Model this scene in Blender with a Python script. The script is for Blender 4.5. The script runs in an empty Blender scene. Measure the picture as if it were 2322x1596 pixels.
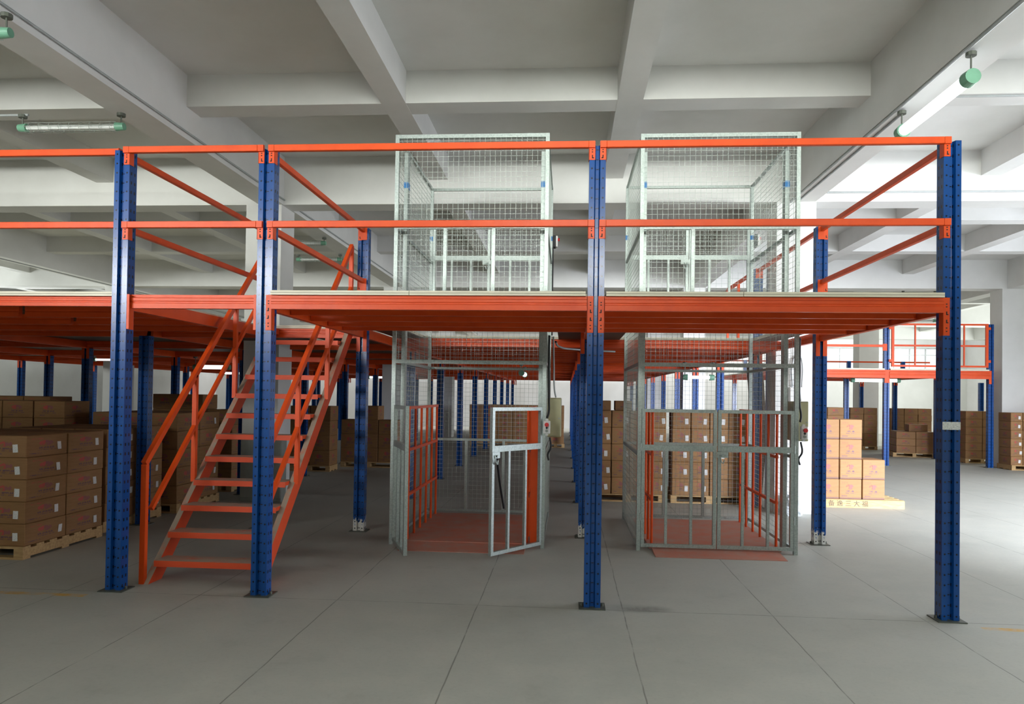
import bpy, bmesh, math, random
from mathutils import Vector, Matrix
random.seed(7)
SC = bpy.context.scene
COL = SC.collection

# ------------------------------------------------------------------ camera
FPX, CYP = 1641.0, 870.3
yaw, pitch, roll = 0.0757, 0.0158, 0.0145
cy_, sy_ = math.cos(yaw), math.sin(yaw); cp_, sp_ = math.cos(pitch), math.sin(pitch)
fw = Vector((-sy_ * cp_, cy_ * cp_, sp_)); r0 = Vector((cy_, sy_, 0)); u0 = r0.cross(fw)
rr = math.cos(roll) * r0 + math.sin(roll) * u0
uu = -math.sin(roll) * r0 + math.cos(roll) * u0
cam = bpy.data.cameras.new('camera'); camo = bpy.data.objects.new('camera', cam); COL.objects.link(camo)
camo.matrix_world = Matrix(((rr.x, uu.x, -fw.x, 0), (rr.y, uu.y, -fw.y, 0), (rr.z, uu.z, -fw.z, 1.6), (0, 0, 0, 1)))
cam.sensor_fit = 'HORIZONTAL'; cam.sensor_width = 36; cam.lens = 36 * FPX / 2322
cam.shift_y = (CYP - 798) / 2322
cam.clip_end = 300
SC.camera = camo

# ------------------------------------------------------------------ world, daylight, exposure
SC.view_settings.view_transform = 'Standard'; SC.view_settings.look = 'None'
SC.view_settings.gamma = 1; SC.view_settings.use_curve_mapping = False
SC.view_settings.exposure = 0.0
w = bpy.data.worlds.new('sky'); SC.world = w; w.use_nodes = True
w.node_tree.nodes['Background'].inputs[0].default_value = (0.94, 0.98, 1.0, 1)
w.node_tree.nodes['Background'].inputs[1].default_value = 1.2

def area(name, loc, direction, sx, sy, power, color, spread=180):
    l = bpy.data.lights.new(name, 'AREA'); l.shape = 'RECTANGLE'; l.size = sx; l.size_y = sy
    l.energy = power; l.color = color; l.spread = math.radians(spread)
    o = bpy.data.objects.new(name, l); COL.objects.link(o)
    o.location = loc; o.rotation_euler = Vector(direction).to_track_quat('-Z', 'Y').to_euler()
    return o
# daylight through the openings: the loading door and the windows behind the camera,
# the side windows, and an added roof light over the rear aisle
LB = -3.2
area('daylight_loading_door', (10.4, LB + .05, 2.2), (-.42, 1, -.42), 4.6, 4.2, 1600, (0.88, 0.93, 1.06), 62)
area('daylight_side_door', (12.4, 9.3, 2.2), (-1, 0, -.35), 7.6, 4.2, 860, (0.88, 0.92, 1.06))
for wx, pw in ((-8.7, 54), (-5.6, 54), (0.0, 62), (4.0, 62)):
    area('daylight_rear_window', (wx, LB + .1, 3.97), (0, 1, .085), 3.0, .74, pw, (0.97, 1.0, 0.94), 39)
    area('skylight_rear_window', (wx, LB + .14, 3.97), (.1, .6, -1), 3.0, .74, 118 if wx > -2 else 38, (0.94, 1.0, 0.98), 84)
for wx, ax in ((-8.7, .62), (-5.6, .37)):
    area('sky_glare_rear_window', (wx, LB + .12, 3.78), (ax, 1, -.13), 3.0, .8, 17, (0.97, 1.0, 1.0), 30)
area('daylight_right_window', (18.9, 27.0, 2.6), (-1, 0, 0), 9.0, 3.4, 1000, (0.95, 1.0, 0.97))
area('daylight_left_window', (-17.9, 17.0, 3.6), (1, 0, .1), 12.0, 1.4, 350, (0.95, 1.0, 0.97), 120)
area('added_roof_light', (-1.0, 35.0, 5.3), (0, 0, -1), 30.0, 1.4, 620, (1.0, 0.97, 0.98))  # unseen source, put in to brighten the far wall

# ------------------------------------------------------------------ materials
def lin(c):
    return tuple(((x / 12.92) if x <= .04045 else ((x + .055) / 1.055) ** 2.4) for x in c)
def hexc(h):
    return lin(tuple(int(h[i:i + 2], 16) / 255 for i in (0, 2, 4))) + (1,)
class NT:
    """small helper for node trees"""
    def __init__(s, name):
        s.m = bpy.data.materials.new(name); s.m.use_nodes = True
        s.t = s.m.node_tree; s.b = s.t.nodes['Principled BSDF']
    def n(s, typ, **k):
        x = s.t.nodes.new(typ)
        for a, v in k.items(): setattr(x, a, v)
        return x
    def put(s, sock, v):
        if hasattr(v, 'is_output'): s.t.links.new(v, sock)
        else: sock.default_value = v
    def m_(s, op, a, b=0.0, c=None):
        x = s.n('ShaderNodeMath', operation=op); s.put(x.inputs[0], a); s.put(x.inputs[1], b)
        if c is not None: s.put(x.inputs[2], c)
        return x.outputs[0]
    def mix(s, f, a, b, blend='MIX'):
        x = s.n('ShaderNodeMix', data_type='RGBA', blend_type=blend)
        s.put(x.inputs[0], f); s.put(x.inputs[6], a); s.put(x.inputs[7], b); return x.outputs[2]
    def sep(s, v):
        x = s.n('ShaderNodeSeparateXYZ'); s.put(x.inputs[0], v); return x.outputs
    def coord(s, which='Object'):
        return s.n('ShaderNodeTexCoord').outputs[which]
    def noise(s, vec, scale, detail=4, rough=.6):
        x = s.n('ShaderNodeTexNoise'); s.put(x.inputs['Vector'], vec)
        x.inputs['Scale'].default_value = scale; x.inputs['Detail'].default_value = detail; x.inputs['Roughness'].default_value = rough
        return x.outputs['Fac']
    def scale(s, vec, sc):
        x = s.n('ShaderNodeMapping'); s.put(x.inputs[0], vec); x.inputs['Scale'].default_value = sc; return x.outputs[0]
    def ramp(s, f, lo, hi):
        x = s.n('ShaderNodeMapRange'); s.put(x.inputs[0], f); x.inputs[1].default_value = lo; x.inputs[2].default_value = hi; return x.outputs[0]
    def bump(s, h, strength=.2, dist=.01):
        x = s.n('ShaderNodeBump'); x.inputs['Strength'].default_value = strength; x.inputs['Distance'].default_value = dist
        s.put(x.inputs['Height'], h); s.t.links.new(x.outputs[0], s.b.inputs['Normal'])
    def set(s, color=None, rough=None, metal=None, spec=None):
        if color is not None: s.put(s.b.inputs['Base Color'], color)
        if rough is not None: s.put(s.b.inputs['Roughness'], rough)
        if metal is not None: s.put(s.b.inputs['Metallic'], metal)
        if spec is not None: s.put(s.b.inputs['Specular IOR Level'], spec)
        return s

def simple(name, h, rough=.5, metal=0.0, var=.06, scale=6.0):
    k = NT(name); n = k.noise(k.coord(), scale)
    c = hexc(h); d = tuple(x * (1 - var * 3) for x in c[:3]) + (1,)
    k.set(k.mix(k.ramp(n, .35, .7), c, d), rough, metal); return k.m

def blue_paint(name, worn=False):
    k = NT(name); o = k.coord(); xyz = k.sep(o); nrm = k.sep(k.coord('Normal'))
    ax = k.m_('ABSOLUTE', xyz[0]); zm = k.m_('SUBTRACT', k.m_('MODULO', xyz[2], .075), .0375)
    anx = k.m_('ABSOLUTE', nrm[0]); any_ = k.m_('ABSOLUTE', nrm[1])
    dx = k.m_('SUBTRACT', ax, .042)
    d = k.m_('SQRT', k.m_('ADD', k.m_('MULTIPLY', dx, dx), k.m_('MULTIPLY', zm, zm)))
    front = k.m_('MULTIPLY', k.m_('LESS_THAN', d, .0068), k.m_('GREATER_THAN', any_, .9))
    az = k.m_('ABSOLUTE', zm)
    gro = k.m_('MULTIPLY', k.m_('MULTIPLY', k.m_('LESS_THAN', az, .0032), k.m_('LESS_THAN', ax, .009)), k.m_('GREATER_THAN', any_, .9))
    yy = k.m_('ABSOLUTE', k.m_('SUBTRACT', k.m_('ABSOLUTE', k.m_('SUBTRACT', xyz[1], .05)), .022))
    side = k.m_('MULTIPLY', k.m_('MULTIPLY', k.m_('LESS_THAN', yy, .0075), k.m_('LESS_THAN', az, .012)), k.m_('GREATER_THAN', anx, .9))
    hole = k.m_('MAXIMUM', k.m_('MAXIMUM', front, gro), side)
    n = k.noise(o, 3.0)
    c = k.mix(k.ramp(n, .3, .7), hexc('104A90'), hexc('0D407E'))
    if worn:
        wn = k.noise(k.scale(o, (1, 1, .35)), 28, 6, .75)
        low = k.ramp(xyz[2], .42, .02)
        mask = k.m_('GREATER_THAN', k.m_('MULTIPLY', wn, low), .36)
        c = k.mix(mask, c, hexc('C9C8C0'))
    c = k.mix(hole, c, (.006, .007, .012, 1))
    k.set(c, k.m_('ADD', k.m_('MULTIPLY', n, .12), .17), 0.0, .32)
    return k.m
M = {}
M['blue'] = blue_paint('blue_rack_paint'); M['blue_worn'] = blue_paint('scraped_blue_rack_paint', True)

k = NT('orange_rack_paint'); n = k.noise(k.coord(), 5.0); n2 = k.noise(k.scale(k.coord(), (4, 4, 1)), 9.0)
k.set(k.mix(k.ramp(n, .3, .75), hexc('E3541C'), hexc('D54815')), k.m_('ADD', k.m_('MULTIPLY', n2, .18), .3), 0, .24); M['orange'] = k.m
# floor joists and rails are the same paint; treads and lift platform carry grey dust on their upper faces
k = NT('dusty_orange_paint'); g = k.n('ShaderNodeNewGeometry'); nz = k.sep(g.outputs['Normal'])[2]
n = k.noise(g.outputs['Position'], 7.0, 5, .7)
up = k.m_('MULTIPLY', k.m_('GREATER_THAN', nz, .6), k.ramp(n, .15, .5))
k.set(k.mix(up, hexc('DB4C1C'), hexc('A89886')), .55); M['orange_dusty'] = k.m
k = NT('worn_platform_paint'); g = k.n('ShaderNodeNewGeometry'); n = k.noise(g.outputs['Position'], 5.0, 6, .7)
k.set(k.mix(k.ramp(n, .25, .7), hexc('C86A52'), hexc('B08E7E')), .6); M['platform'] = k.m

k = NT('galvanised_steel'); o = k.coord(); v = k.n('ShaderNodeTexVoronoi'); k.put(v.inputs[0], o); v.inputs['Scale'].default_value = 60
k.set(k.mix(v.outputs['Distance'], hexc('B3BCB7'), hexc('919C97')), .42, .55); M['galv'] = k.m
k = NT('galvanised_wire'); k.set(hexc('A6AFA9'), .45, .4); M['wire'] = k.m

k = NT('pale_plywood'); o = k.coord(); xyz = k.sep(o); n = k.noise(k.scale(o, (.6, .6, 14)), 4.0)
pl = k.m_('LESS_THAN', k.m_('ABSOLUTE', k.m_('SUBTRACT', xyz[2], .0175)), .0016)
c = k.mix(k.ramp(n, .3, .7), hexc('ECE6D2'), hexc('DAD2BA')); nz = k.sep(k.coord('Normal'))[2]
c = k.mix(k.m_('MULTIPLY', pl, k.m_('LESS_THAN', k.m_('ABSOLUTE', nz), .5)), c, hexc('6E6654'))
c = k.mix(k.m_('LESS_THAN', nz, -.5), c, hexc('5E3E2A'))  # brown underside, darkened further to deepen the shade below the deck
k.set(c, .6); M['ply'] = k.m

# concrete floor: saw-cut joints, stains, worn yellow line
k = NT('concrete_floor'); o = k.n('ShaderNodeNewGeometry').outputs['Position']; xyz = k.sep(o)
n1 = k.noise(o, .35, 5, .6); n2 = k.noise(o, 2.2, 6, .7); n3 = k.noise(k.scale(o, (1, 1, 1)), 34, 3, .7)
c = k.mix(k.ramp(n1, .3, .7), hexc('B4B5AC'), hexc('A6A89F'))
c = k.mix(k.m_('MULTIPLY', k.ramp(n2, .45, .8), .55), c, hexc('C0BFB3'))
c = k.mix(k.m_('MULTIPLY', k.ramp(n2, .42, .2), .5), c, hexc('8E8D83'))
c = k.mix(k.m_('MULTIPLY', k.ramp(n3, .5, .9), .35), c, hexc('969489'))
wob = k.m_('MULTIPLY', k.m_('SUBTRACT', k.noise(o, 1.3, 3), .5), .03)
xs = k.m_('ADD', k.m_('ADD', xyz[0], wob), 0.654 + 109.5)
jx = k.m_('LESS_THAN', k.m_('ABSOLUTE', k.m_('SUBTRACT', k.m_('MODULO', xs, 1.095), .5475)), .0045)
xs2 = k.m_('ADD', xs, .5475)
jx = k.m_('LESS_THAN', k.m_('ABSOLUTE', k.m_('SUBTRACT', k.m_('MODULO', xs2, 1.095), .5475)), .0042)
jy = k.m_('LESS_THAN', k.m_('ABSOLUTE', k.m_('SUBTRACT', k.m_('ADD', xyz[1], wob), 5.5)), .0048)
jj = k.m_('MULTIPLY', k.m_('MAXIMUM', jx, jy), k.ramp(k.noise(o, 3.0, 4), .3, .5))
c = k.mix(k.m_('MULTIPLY', jj, .6), c, hexc('55524A'))
ya = k.m_('LESS_THAN', k.m_('ABSOLUTE', k.m_('SUBTRACT', xyz[1], 5.375)), .035)
yx = k.m_('MAXIMUM', k.m_('GREATER_THAN', xyz[0], 2.95), k.m_('LESS_THAN', xyz[0], -3.7))
c = k.mix(k.m_('MULTIPLY', k.m_('MULTIPLY', ya, yx), k.ramp(k.noise(o, 5.0, 5, .7), .38, .62)), c, hexc('D0A040'))
sd = k.n('ShaderNodeVectorMath', operation='DISTANCE'); k.put(sd.inputs[0], k.scale(o, (1, 2.4, 1))); sd.inputs[1].default_value = (.55, 5.56 * 2.4, 0)
c = k.mix(k.m_('MULTIPLY', k.ramp(sd.outputs['Value'], .3, .02), k.ramp(n2, .3, .6)), c, hexc('3B3833'))
k.set(c, k.m_('ADD', k.m_('MULTIPLY', n2, .25), .5)); k.bump(n3, .08, .004); M['floor'] = k.m

k = NT('white_plaster'); o = k.n('ShaderNodeNewGeometry').outputs['Position']; n = k.noise(o, 1.2, 5, .6)
k.set(k.mix(k.ramp(n, .3, .75), hexc('E0E0DD'), hexc('D4D4D0')), .85); k.bump(k.noise(o, 30, 3), .05, .004); M['plaster'] = k.m

def carton_mat(name, lines=False):
    k = NT(name); g = k.sep(k.coord('Generated')); nr = k.sep(k.coord('Normal')); o = k.coord()
    inf = k.n('ShaderNodeObjectInfo').outputs['Random']
    anx = k.m_('GREATER_THAN', k.m_('ABSOLUTE', nr[0]), .7); any_ = k.m_('GREATER_THAN', k.m_('ABSOLUTE', nr[1]), .7)
    u = k.m_('ADD', k.m_('MULTIPLY', g[0], any_), k.m_('MULTIPLY', g[1], anx)); v = g[2]
    vert = k.m_('MAXIMUM', anx, any_)
    n = k.noise(k.scale(o, (1, 1, 6)), 5.0, 4)
    base = k.mix(k.ramp(n, .3, .7), hexc('A0784C'), hexc('916A40'))
    base = k.mix(k.m_('MULTIPLY', inf, .35), base, hexc('7C5733'))
    rn = k.noise(o, 26, 2)
    eu = k.m_('DIVIDE', k.m_('SUBTRACT', u, .47), .17); ev = k.m_('DIVIDE', k.m_('SUBTRACT', v, .62), .13)
    e = k.m_('ADD', k.m_('MULTIPLY', eu, eu), k.m_('MULTIPLY', ev, ev))
    blob = k.m_('MULTIPLY', k.m_('LESS_THAN', e, 1.0), k.m_('GREATER_THAN', rn, .46))
    red = k.mix(k.m_('GREATER_THAN', u, .45), hexc('C8384A'), hexc('8C4A60'))
    c = k.mix(k.m_('MULTIPLY', blob, k.m_('MULTIPLY', vert, .6)), base, red)
    def rect(u0, u1, v0, v1):
        a = k.m_('MULTIPLY', k.m_('GREATER_THAN', u, u0), k.m_('LESS_THAN', u, u1))
        return k.m_('MULTIPLY', k.m_('MULTIPLY', a, k.m_('MULTIPLY', k.m_('GREATER_THAN', v, v0), k.m_('LESS_THAN', v, v1))), vert)
    tn = k.noise(k.scale(o, (70, 70, 45)), 1.0, 1)
    t1 = k.m_('MULTIPLY', rect(.3, .68, .36, .44), k.m_('GREATER_THAN', tn, .48))
    t2 = k.m_('MULTIPLY', rect(.27, .72, .285, .315), k.m_('GREATER_THAN', tn, .45))
    t3 = k.m_('MULTIPLY', rect(.08, .36, .14, .18), k.m_('GREATER_THAN', tn, .47))
    t4 = k.m_('MULTIPLY', rect(.1, .4, .8, .86), k.m_('GREATER_THAN', tn, .5))
    c = k.mix(k.m_('MULTIPLY', k.m_('MAXIMUM', t1, k.m_('MAXIMUM', t2, t3)), .75), c, hexc('59405C'))
    c = k.mix(k.m_('MULTIPLY', t4, .6), c, hexc('BF5548'))
    if lines:
        l = k.m_('MAXIMUM', rect(0, 1, .015, .04), rect(0, 1, .065, .085))
        c = k.mix(k.m_('MULTIPLY', l, .85), c, hexc('3A2F52'))
    k.set(c, .7); return k.m
M['carton'] = carton_mat('printed_cardboard'); M['carton_lined'] = carton_mat('printed_cardboard_with_bands', True)
k = NT('printed_label_paper'); g = k.sep(k.coord('Generated')); tn = k.noise(k.scale(k.coord('Generated'), (9, 9, 14)), 1.0, 1)
k.set(k.mix(k.m_('MULTIPLY', k.m_('GREATER_THAN', tn, .55), .5), hexc('E9E9E6'), hexc('8A8A8C')), .6); M['label'] = k.m
k = NT('pallet_wood'); o = k.coord(); n = k.noise(k.scale(o, (2, 14, 14)), 3.0)
k.set(k.mix(k.ramp(n, .3, .7), hexc('C9A876'), hexc('A8875A')), .8); M['wood'] = k.m
M['black'] = simple('black_rubber', '17171A', .6); M['dark'] = simple('dark_print', '141418', .7)
M['red'] = simple('red_plastic', 'C8161C', .35); M['white'] = simple('white_plastic', 'E2E2DE', .4)
M['beige'] = simple('beige_enamel', 'B9B68E', .45); M['green'] = simple('green_enamel', '6FA287', .4)
M['grey'] = simple('grey_conduit', 'A9AEAE', .45, .3); M['greyboard'] = simple('grey_board', '8E938C', .7)
M['bluetape'] = simple('blue_tape', '2F7FC0', .4); M['brown'] = simple('brown_board', '6A5A4C', .6, 0, .08, 3)
M['greenframe'] = simple('green_window_frame', '5E7A62', .5); M['leaf'] = simple('leaf', '4E8A3A', .6, 0, .1, 8)
M['bracket'] = simple('dull_bracket_steel', '5D6158', .5, .3); M['alu'] = simple('window_aluminium', 'C9CCCC', .4, .3)
M['ink'] = simple('stencil_ink', '5B5348', .8)
k = NT('lit_tube'); k.b.inputs['Emission Color'].default_value = (.93, .97, 1, 1); k.b.inputs['Emission Strength'].default_value = 1.7; k.set((1, 1, 1, 1), .4); M['tube_on'] = k.m
M['tube_off'] = simple('unlit_tube', 'E4E8E4', .3)
k = NT('window_glass'); k.set((1, 1, 1, 1), .02); k.b.inputs['Transmission Weight'].default_value = 1; k.b.inputs['IOR'].default_value = 1.05; M['glass'] = k.m
M['plastic'] = simple('translucent_film', 'DDE3E6', .25)

# ------------------------------------------------------------------ mesh helper
class MB:
    def __init__(s): s.v = []; s.f = []; s.mi = []; s.cm = 0
    def add(s, vs, fs):
        b = len(s.v); s.v += [tuple(p) for p in vs]
        for f in fs: s.f.append(tuple(b + i for i in f)); s.mi.append(s.cm)
        return s
    def box(s, x0, x1, y0, y1, z0, z1):
        vs = [(x0, y0, z0), (x1, y0, z0), (x1, y1, z0), (x0, y1, z0), (x0, y0, z1), (x1, y0, z1), (x1, y1, z1), (x0, y1, z1)]
        return s.add(vs, [(0, 3, 2, 1), (4, 5, 6, 7), (0, 1, 5, 4), (1, 2, 6, 5), (2, 3, 7, 6), (3, 0, 4, 7)])
    def cbox(s, x0, x1, y0, y1, z0, z1, b=.004):
        """box with chamfered edges"""
        bm = bmesh.new(); bmesh.ops.create_cube(bm, size=1)
        for v in bm.verts: v.co = Vector(((x0 + x1) / 2 + v.co.x * (x1 - x0), (y0 + y1) / 2 + v.co.y * (y1 - y0), (z0 + z1) / 2 + v.co.z * (z1 - z0)))
        bmesh.ops.bevel(bm, geom=bm.edges[:], offset=b, segments=1, affect='EDGES')
        bm.verts.index_update(); s.add([v.co[:] for v in bm.verts], [[v.index for v in f.verts] for f in bm.faces]); bm.free(); return s
    def prism(s, poly, p, q, xa, ya):
        """poly (2d) swept from p to q; xa, ya world axes of the polygon plane"""
        p, q, xa, ya = Vector(p), Vector(q), Vector(xa), Vector(ya); n = len(poly)
        a = [p + xa * x + ya * y for x, y in poly]; b = [q + xa * x + ya * y for x, y in poly]
        flip = xa.cross(ya).dot(q - p) < 0
        fs = [(i, (i + 1) % n, n + (i + 1) % n, n + i) for i in range(n)] + [tuple(range(n - 1, -1, -1)), tuple(range(n, 2 * n))]
        if flip: fs = [tuple(reversed(f)) for f in fs]
        return s.add(a + b, fs)
    def bar(s, p, q, w, h, up=(0, 0, 1)):
        p, q = Vector(p), Vector(q); d = (q - p).normalized(); up = Vector(up)
        if abs(d.dot(up)) > .98: up = Vector((0, 1, 0))
        x = d.cross(up).normalized(); y = x.cross(d).normalized()
        return s.prism([(-w / 2, -h / 2), (w / 2, -h / 2), (w / 2, h / 2), (-w / 2, h / 2)], p, q, x, y)
    def cyl(s, p, q, r, n=12, r2=None):
        p, q = Vector(p), Vector(q); d = (q - p).normalized(); up = Vector((0, 0, 1)) if abs(d.z) < .9 else Vector((0, 1, 0))
        x = d.cross(up).normalized(); y = x.cross(d).normalized(); r2 = r if r2 is None else r2
        a = [p + (x * math.cos(t) + y * math.sin(t)) * r for t in [2 * math.pi * i / n for i in range(n)]]
        b = [q + (x * math.cos(t) + y * math.sin(t)) * r2 for t in [2 * math.pi * i / n for i in range(n)]]
        return s.add(a + b, [(i, i + n, (i + 1) % n + n, (i + 1) % n) for i in range(n)] + [tuple(range(n)), tuple(range(2 * n - 1, n - 1, -1))])
    def path(s, pts, r, n=8):
        for a, b in zip(pts[:-1], pts[1:]): s.cyl(a, b, r, n)
        return s
    def mesh(s, name, mats):
        me = bpy.data.meshes.new(name); me.from_pydata(s.v, [], s.f)
        for m in (mats if isinstance(mats, (list, tuple)) else [mats]): me.materials.append(M[m])
        for p, i in zip(me.polygons, s.mi): p.material_index = i
        me.update(); return me

def tag(o, label, cat, group=None, kind=None):
    if label: o['label'] = label
    if cat: o['category'] = cat
    if group: o['group'] = group
    if kind: o['kind'] = kind
    return o
def thing(name, label, cat, loc=(0, 0, 0), rotz=0, group=None):
    o = bpy.data.objects.new(name, None); COL.objects.link(o); o.location = loc; o.rotation_euler = (0, 0, rotz); o.empty_display_size = .1
    return tag(o, label, cat, group)
def part(name, mb, mat, parent, label=None, loc=(0, 0, 0), rot=(0, 0, 0)):
    me = mb if isinstance(mb, bpy.types.Mesh) else mb.mesh(name, mat)
    o = bpy.data.objects.new(name, me); COL.objects.link(o); o.parent = parent; o.location = loc; o.rotation_euler = rot
    if label: o['label'] = label
    return o
def solo(name, mb, mat, label, cat, loc=(0, 0, 0), group=None, rotz=0):
    me = mb if isinstance(mb, bpy.types.Mesh) else mb.mesh(name, mat)
    o = bpy.data.objects.new(name, me); COL.objects.link(o); o.location = loc; o.rotation_euler = (0, 0, rotz)
    return tag(o, label, cat, group)
def struct(name, mb, mat, parent=None):
    o = bpy.data.objects.new(name, mb.mesh(name, mat)); COL.objects.link(o)
    if parent: o.parent = parent
    else: o['kind'] = 'structure'
    return o
def dup(root, loc, rotz=0, label=None, group=None):
    r = root.copy(); COL.objects.link(r); r.location = loc; r.rotation_euler = (0, 0, rotz)
    if label: r['label'] = label
    if group: r['group'] = group
    for ch in list(root.children):
        c = ch.copy(); COL.objects.link(c); c.parent = r
        for gch in list(ch.children):
            d = gch.copy(); COL.objects.link(d); d.parent = c
    return r
ORD = ['first', 'second', 'third', 'fourth', 'fifth', 'sixth', 'seventh', 'eighth', 'ninth', 'tenth', 'eleventh', 'twelfth', 'thirteenth', 'fourteenth', 'fifteenth', 'sixteenth', 'seventeenth', 'eighteenth', 'nineteenth', 'twentieth', 'twenty-first', 'twenty-second', 'twenty-third']

# ------------------------------------------------------------------ the building
ZS, ZM, Z2 = 5.1, 4.39, 4.745          # slab, main beam and secondary beam undersides
XW0, XW1, YW0, YW1 = -18.0, 19.0, LB, 36.0
struct('floor', MB().box(XW0 - .3, XW1 + .3, YW0 - .3, YW1 + .3, -.25, 0), 'floor')
struct('ceiling', MB().box(XW0 - .3, XW1 + .3, YW0 - .3, 34.3, ZS, ZS + .25), 'plaster')
def wall_with_openings(name, axis, pos, a0, a1, z1, ops, thick=.25, sign=1):
    """ops: list of (a_lo, a_hi, z_lo, z_hi)"""
    mb = MB()
    def b(lo, hi, z0, z1):
        if hi - lo < 1e-4 or z1 - z0 < 1e-4: return
        if axis == 'y': mb.box(lo, hi, min(pos, pos + sign * thick), max(pos, pos + sign * thick), z0, z1)
        else: mb.box(min(pos, pos + sign * thick), max(pos, pos + sign * thick), lo, hi, z0, z1)
    cur = a0
    for lo, hi, z0, zt in sorted(ops):
        b(cur, lo, 0, z1); b(lo, hi, 0, z0); b(lo, hi, zt, z1); cur = hi
    b(cur, a1, 0, z1)
    return struct(name, mb, 'plaster')
FWIN = [(-13, -11, 3.1, 4.15), (-8.5, -6, 3.1, 4.15), (-3, -.5, 3.1, 4.15), (5, 7.5, 3.1, 4.15), (10.9, 13.95, 3.1, 4.15), (14.95, 17.9, 3.1, 4.15)]
wall_with_openings('wall_far', 'y', YW1, XW0, XW1, ZS, FWIN)
RWIN = [(-10.2, -7.2, 3.37, 4.36), (-7.1, -4.1, 3.37, 4.36), (-1.5, 1.5, 3.58, 4.36), (2.5, 5.5, 3.58, 4.36)]
wall_with_openings('wall_rear', 'y', YW0, XW0, XW1, ZS, RWIN + [(8.1, 12.7, 0, 4.3)], sign=-1)
wall_with_openings('wall_right', 'x', XW1, 15.25, YW1, ZS, [(22.5, 31.5, .9, 4.3)])
wall_with_openings('wall_side', 'x', 12.5, YW0, 15.25, ZS, [(5.5, 13.1, 0, 4.3)])
struct('wall_return', MB().box(12.75, XW1 + .25, 15.0, 15.25, 0, ZS), 'plaster')
wall_with_openings('wall_left', 'x', XW0, YW0, YW1, ZS, [(11, 23, 2.9, 4.3)], sign=-1)
struct('wall_added_blocker', MB().box(6.2, 6.4, YW0, 4.2, 0, ZS), 'plaster')  # unseen wall added to keep loading-door light off the front floor
# windows with frames and glass
def window(nm, axis, pos, lo, hi, z0, z1, nx, mat='alu'):
    mb = MB(); t = .05
    def bx(a, b, za, zb, g=.03):
        if axis == 'y': mb.box(a, b, pos - g, pos + g, za, zb)
        else: mb.box(pos - g, pos + g, a, b, za, zb)
    bx(lo, hi, z0, z0 + t); bx(lo, hi, z1 - t, z1); zt = z0 + (z1 - z0) * .66
    for i in range(nx + 1):
        a = lo + (hi - lo - t) * i / nx; bx(a, a + t, z0 + t, z1 - t)
        if i < nx: bx(a + t, lo + (hi - lo - t) * (i + 1) / nx, zt, zt + .035)
    o = struct(nm, mb, mat)
    gm = MB(); mb2 = gm
    if axis == 'y': gm.box(lo, hi, pos - .004, pos + .004, z0, z1)
    else: gm.box(pos - .004, pos + .004, lo, hi, z0, z1)
    struct('pane', gm, 'glass', o)
for i, q in enumerate(FWIN): window('window_%d' % (i + 1), 'y', YW1 + .12, *q, 4)
for i, q in enumerate(RWIN): window('window_%d' % (i + 7), 'y', YW0 - .2, *q, 4)
# a low window with green frame under the far mezzanine, and its wall
# ceiling beams: main beams along the depth, secondary ribs between, main and secondary cross beams
tr = [0]
def beam(mb):
    tr[0] += 1; return struct('trim_%d' % tr[0], mb, 'plaster')
YM = [-4.43 - 7.74, -4.43, 3.275, 10.94]; YMW = .37
XM = [(2.3, 2.7), (10.46, 10.84), (18.6, 19.0), (26.75, 27.15)]
for x in YM + [18.4]: beam(MB().box(x - YMW / 2, x + YMW / 2, YW0, 34.3, ZM, ZS))
for x in (-17.3, -14.75, -9.6, -7.05, -1.915, .63, 5.83, 8.4, 13.5, 16.0): beam(MB().box(x - .135, x + .135, YW0, 34.3, Z2, ZS))
for a, b in XM + [(33.95, 34.3)]: beam(MB().box(XW0, XW1, a, b, ZM + .002, ZS))
for a in (-.6, 4.9, 7.68, 13.05, 15.75, 21.3, 24.0, 29.3, 31.6): beam(MB().box(XW0, XW1, a, a + .31, Z2 + .002, ZS))
# added roof light strip over the rear aisle: side kerbs
# square columns
def column(x0, x1, y0, y1):
    tr[0] += 1; return struct('trim_%d' % tr[0], MB().box(x0, x1, y0, y1, 0, ZM), 'plaster')
for x0, x1, y0, y1 in [(-4.81, -4.27, 10.44, 10.95), (2.93, 3.47, 10.44, 10.95), (-12.45, -11.9, 10.44, 10.95),
                       (-4.81, -4.27, 18.58, 19.1), (2.93, 3.47, 18.58, 19.1), (10.63, 11.3, 18.58, 19.1), (-12.45, -11.9, 18.58, 19.1),
                       (10.42, 11.1, 26.75, 27.3), (2.93, 3.47, 26.75, 27.3), (-4.81, -4.27, 26.75, 27.3), (-12.45, -11.9, 26.75, 27.3)]:
    column(x0, x1, y0, y1)

# ------------------------------------------------------------------ posts
def post_poly():
    a, g, b = .0625, .022, .012
    return [(-a, 0), (-g, 0), (-b, .03), (b, .03), (g, 0), (a, 0), (a, .1), (g, .1), (b, .07), (-b, .07), (-g, .1), (-a, .1)]
POSTM = {}
def post_meshes(h, mat):
    if (h, mat) not in POSTM:
        c = MB().prism(post_poly(), (0, 0, .008), (0, 0, h), (1, 0, 0), (0, 1, 0)).mesh('upright', mat)
        p = MB().box(-.1, .1, -.04, .14, 0, .008)
        for sx in (-.08, .08): p.cyl((sx, .05, .008), (sx, .05, .03), .011, 6)
        POSTM[(h, mat)] = (c, p.mesh('base_plate', 'bracket'))
    return POSTM[(h, mat)]
def post(x, y, h, label, mat='blue', group=None):
    t = thing('rack_post', label, 'post', (x, y, 0), 0, group)
    a, b = post_meshes(h, mat)
    part('upright', a, None, t); part('base_plate', b, None, t); return t
YF, YQ = 5.517, 8.24
PX = [-3.576, -2.384, .211, 2.804]
ZT, ZR, ZD = 3.52, 3.541, 2.393
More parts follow.
